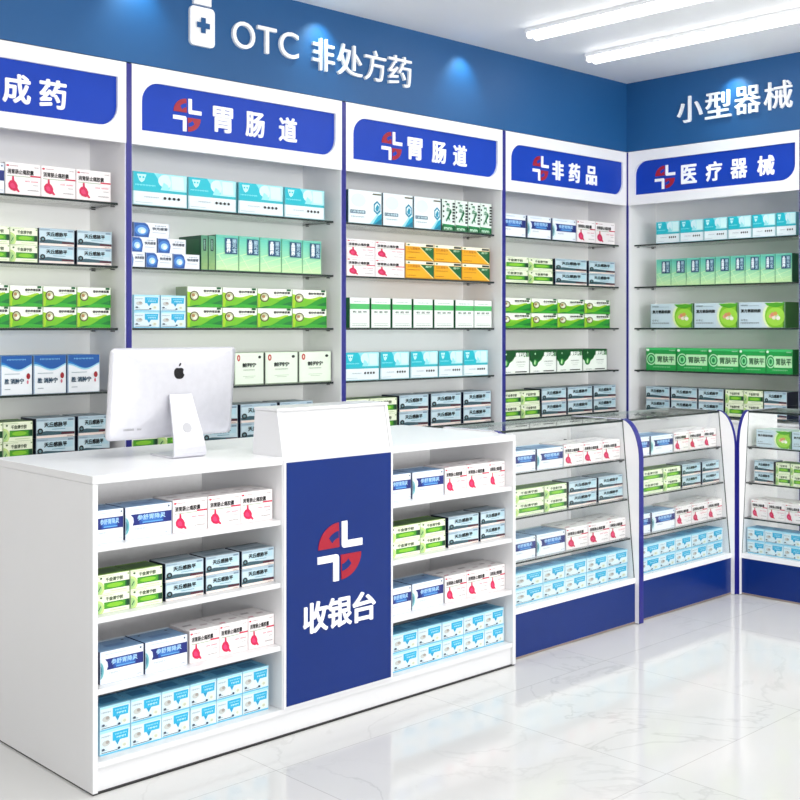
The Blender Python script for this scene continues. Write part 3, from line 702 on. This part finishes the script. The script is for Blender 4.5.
def row(place, shelf, axis, plane, z, items, d=.2, rear=0, gap=.003):
    D0 = d
    """items: (kind, [(px left, px right)...], layers, height)"""
    tot = {}
    for kind, pr, lay, h in items: tot[kind] = tot.get(kind, 0)+len(pr)
    cnt = {}
    for kind, pr, lay, h in items:
        for (a, b) in pr:
            A, B = (X_on(a, plane), X_on(b, plane)) if axis == 'Y' else (Y_on(a, plane), Y_on(b, plane))
            i = cnt.get(kind, 0); cnt[kind] = i+1
            if kind == 'mask': D0 = min(D0, .1)
            if place in CLAMP:
                lo, hi = CLAMP[place]
                if axis == 'Y': A = max(A, lo); B = min(B, hi)
                else: A = min(A, hi); B = max(B, lo)
            d = (.15 if D0 > .18 else .10) if kind in ('herb', 'grey') else D0
            wd = abs(B-A)-gap; c = (A+B)/2; desc = DES[kind][1]
            for l in range(lay):
                lw = '' if lay == 1 else ('lower ' if l == 0 else 'upper ')
                jit = rnd.uniform(-.0015, .0015)
                for r in range(rear+1):
                    pos = ordn(i, tot[kind])
                    lab = ('rear ' if r else ('front ' if rear else ''))+lw+desc+(', '+pos if pos else '')+', '+shelf+' shelf, '+place
                    off = jit+.003+r*(d+.004)
                    f = plane+off
                    put(kind, c, wd, f, z+l*(h+.0006)+.0004, h, d, axis, lab, '%ss, %s shelf, %s' % (desc, shelf, place))
def E(*e): return [(e[i], e[i+1]) for i in range(len(e)-1)]
SN = ['top', 'second', 'third', 'fourth', 'fifth']
FR = YC+.068
def cab(k, rows):
    for i, items in enumerate(rows): row(ARW[k], SN[i], 'Y', FR, SHZ[i], items, .2)
cab(0, [
    [('blue', [(-33, 4.5)], 1, .13), ('stomach', E(5, 41, 76, 111), 1, .138)],
    [('herb', E(-20, 10, 38), 2, .075), ('grey', [(39, 74.5), (77, 112)], 2, .077)],
    [('wave', E(-25, 9.5, 43, 77, 111), 2, .092)],
    [('bluetall', [(-33, 0), (.5, 32.5), (33.5, 66.5), (67.5, 100)], 1, .17)],
    [('herb', E(-27, 3, 33), 2, .084), ('grey', [(36, 75), (78, 110)], 2, .088)]])
cab(1, [
    [('teal', [(133, 187.5), (188.5, 236.5), (238.5, 283.5), (284.5, 324.5)], 1, .158)],
    [('gside', [(201.5, 208.3), (208.7, 215.5)], 1, .17), ('gtall', E(216, 239, 260, 281.5, 302.5, 321.5), 1, .178)],
    [('mask', [(134, 160), (161, 186)], 2, .078), ('wave', E(187, 222.5, 257.5, 292.5, 327), 2, .101)],
    [('pale', [(200, 232), (234.5, 264), (265, 298), (299, 331.5)], 1, .165)],
    [('herb', E(126, 158, 200), 2, .088), ('grey', [(203, 238), (240.5, 277), (280, 313)], 2, .094)]])
# irregular pile of small cartons on the second shelf of the second cabinet
for (a, b, l) in ((124, 145.5, 0), (146, 173, 0), (173.5, 200, 0), (132, 158, 1), (158.5, 187, 1), (135, 171, 2)):
    A, B = X_on(a, FR), X_on(b, FR)
    nm = ['bottom', 'middle', 'top'][l]
    lab = {(0, 124): 'leftmost', (0, 146): 'middle', (0, 173.5): 'rightmost', (1, 132): 'left', (1, 158.5): 'right', (2, 135): 'single'}[(l, a)]
    put('circle', (A+B)/2, B-A-.003, FR+.004+.006*l, SHZ[1]+.0004+l*.0712, .0705, .16, 'Y', '%s small blue-circle carton in the %s layer of the pile, second wall cabinet' % (lab, nm), 'blue-circle cartons piled on the second shelf')
cab(2, [
    [('hex', [(348.5, 382), (383, 413), (414, 441)], 1, .185), ('strip', E(442, 455, 468, 480, 492), 1, .188)],
    [('stomach', E(347, 375.5, 405), 2, .102), ('yellow', E(405.5, 434, 462, 490), 2, .102)],
    [('wgreen', [(350, 370), (371.5, 391), (392.5, 412), (413.5, 433), (434.5, 454), (455.5, 474), (474.3, 492)], 1, .168)],
    [('teal', [(345, 379.5), (380.5, 409.5), (410.5, 438), (439, 463), (463.5, 488)], 1, .155)],
    [('herb', E(345, 370, 397), 2, .09), ('grey', [(399.5, 428.5), (431, 461), (463.5, 491)], 2, .094)]])
cab(3, [
    [('blue', [(498, 526), (527.5, 551), (552.5, 576)], 1, .142), ('stomach', E(577, 595.5, 615), 1, .15)],
    [('herb', E(500, 528.5, 553), 2, .082), ('grey', [(555.5, 587), (589, 615)], 2, .085)],
    [('wave', E(500, 531, 557.5, 584.5, 610), 2, .095)],
    [('dgreen', E(500, 529.5, 556.5, 582.5, 607), 1, .148)],
    [('herb', E(500, 521, 540), 2, .086), ('grey', [(542, 566.5), (568, 592.5), (594, 616)], 2, .09)]])
FRR = XR+.068
RR = [
    [('teal', [(656, 679.5), (680, 703.5), (704, 727.5), (728, 751.5), (752, 775.5), (776, 796)], 1, .147)],
    [('gtall', E(656, 671, 686, 700, 715, 730, 745, 760, 775, 792), 1, .183)],
    [('ellipse', [(650.5, 693), (694, 738), (738.5, 785)], 1, .165)],
    [('bright', E(646, 676.5, 708, 739, 766, 793), 1, .155)],
    [('grey', [(646, 669.5), (671, 697), (698.5, 723.5)], 2, .086), ('herb', E(725, 743.5, 763), 2, .086), ('grey', [(764, 787)], 2, .086)]]
for i, items in enumerate(RR): row(ARW[4], SN[i], 'X', FRR, SHZ[i], items, .2)
# counter
FC = CY0+.04
PL, PR = 'counter left of blue panel', 'counter right of blue panel'
CZ = [.77, .548, .325, .0995]
row(PL, 'top', 'Y', FC, CZ[0], [('blue', [(91.5, 124), (125, 172)], 1, .104), ('stomach', E(173, 208, 241, 273), 1, .107)], .125)
row(PL, 'second', 'Y', FC, CZ[1], [('herb', E(97, 130.5, 163), 2, .0605), ('grey', [(165.5, 204), (206, 240), (242, 276)], 2, .0615)], .125)
row(PL, 'third', 'Y', FC, CZ[2], [('blue', [(100, 144), (145, 187.5)], 1, .102), ('stomach', E(189.5, 219.5, 248.5, 275.5), 1, .108)], .125)
row(PL, 'fourth', 'Y', FC, CZ[3], [('mask', E(100, 131, 162, 190.5, 217, 243, 269), 2, .0765)], .125)
row(PR, 'top', 'Y', FC, CZ[0], [('blue', [(387, 411.5), (412.5, 444)], 1, .104), ('stomach', E(445, 467, 489.5, 511), 1, .107)], .125)
row(PR, 'second', 'Y', FC, CZ[1], [('herb', E(389, 420.5, 446), 2, .0605), ('grey', [(448.5, 479), (481, 509)], 2, .0615)], .125)
row(PR, 'third', 'Y', FC, CZ[2], [('blue', [(387, 411.5), (412.5, 444)], 1, .104), ('stomach', E(445, 467, 489.5, 510), 1, .107)], .125)
row(PR, 'fourth', 'Y', FC, CZ[3], [('mask', E(393, 418.5, 442.5, 464, 485, 504.5), 2, .0735)], .125)
# display cases
def crow(place, axis, base, k, items):
    z = SZ[k]; row(place, ['bottom', 'third', 'second', 'top'][k], axis, base+GY(z)+.03, z, items, .15)
PA, PB, PC = 'case beside the counter', 'middle glass case', 'far right glass case'
crow(PA, 'Y', 3.25, 3, [('blue', [(511, 536), (537, 563)], 1, .094), ('stomach', E(564, 583.5, 602.5, 622), 1, .098)])
crow(PA, 'Y', 3.25, 2, [('herb', E(512, 544.5, 567), 2, .0585), ('grey', [(569, 597), (599, 624)], 2, .0595)])
crow(PA, 'Y', 3.25, 1, [('blue', [(511, 536), (537, 565.5)], 1, .096), ('stomach', E(566.5, 588.5, 609.5, 630), 1, .1)])
crow(PA, 'Y', 3.25, 0, [('mask', E(515, 543.5, 565.5, 587, 607.5, 628), 2, .0685)])
crow(PB, 'Y', 3.25, 3, [('blue', [(633, 650), (651, 673)], 1, .094), ('stomach', E(674, 689, 704, 718.5), 1, .098)])
crow(PB, 'Y', 3.25, 2, [('herb', E(638, 663.5, 681), 2, .0585), ('grey', [(682.5, 701), (702.5, 719.5)], 2, .0595)])
crow(PB, 'Y', 3.25, 1, [('blue', [(633, 651), (652, 675)], 1, .096), ('stomach', E(676, 692, 707.5, 722.5), 1, .1)])
crow(PB, 'Y', 3.25, 0, [('mask', E(638, 660, 676, 692, 707.5, 723), 2, .0685)])
crow(PC, 'X', 5.645, 3, [('ellipse', [(756, 791), (791.5, 830)], 1, .094)])
crow(PC, 'X', 5.645, 2, [('grey', [(754, 773.5)], 2, .0595), ('herb', E(775.5, 790, 806), 2, .0585)])
crow(PC, 'X', 5.645, 1, [('stomach', E(751, 767.5, 785, 803), 1, .098)])
crow(PC, 'X', 5.645, 0, [('mask', E(747, 764.5, 783, 802), 2, .0685)])

# ------------------------------------------------------------------ ceiling lights
TUBE = mat('lit_tube', 'ffffff', .4, emit=7, noise=0)
def batten(x, y1, L, label):
    t = thing('ceiling_light', (x, y1, CEIL), 0, label, 'ceiling light', 'double-tube ceiling battens')
    MB().box(-.06, .06, -L, 0, -.022, -.0005, mat('batten_white', 'f4f4f4', .4)).build('housing', t, bevel=.002)
    for s in (-.034, .034):
        MB().cyl((s, -.012, -.036), .0165, (0, -1, 0), L-.024, TUBE, 14).build('tube', t)
        for yy in (-.006, -L+.006): MB().cyl((s, yy+.006, -.036), .018, (0, -1, 0), .012, mat('tube_cap', 'e8e8ea', .4), 14).build('tube_cap', t)
batten(5.10, 4.24, 3.6, 'double-tube ceiling batten whose end shows nearer the picture centre')
batten(5.82, 4.36, 3.6, 'double-tube ceiling batten nearer the right-hand fascia')
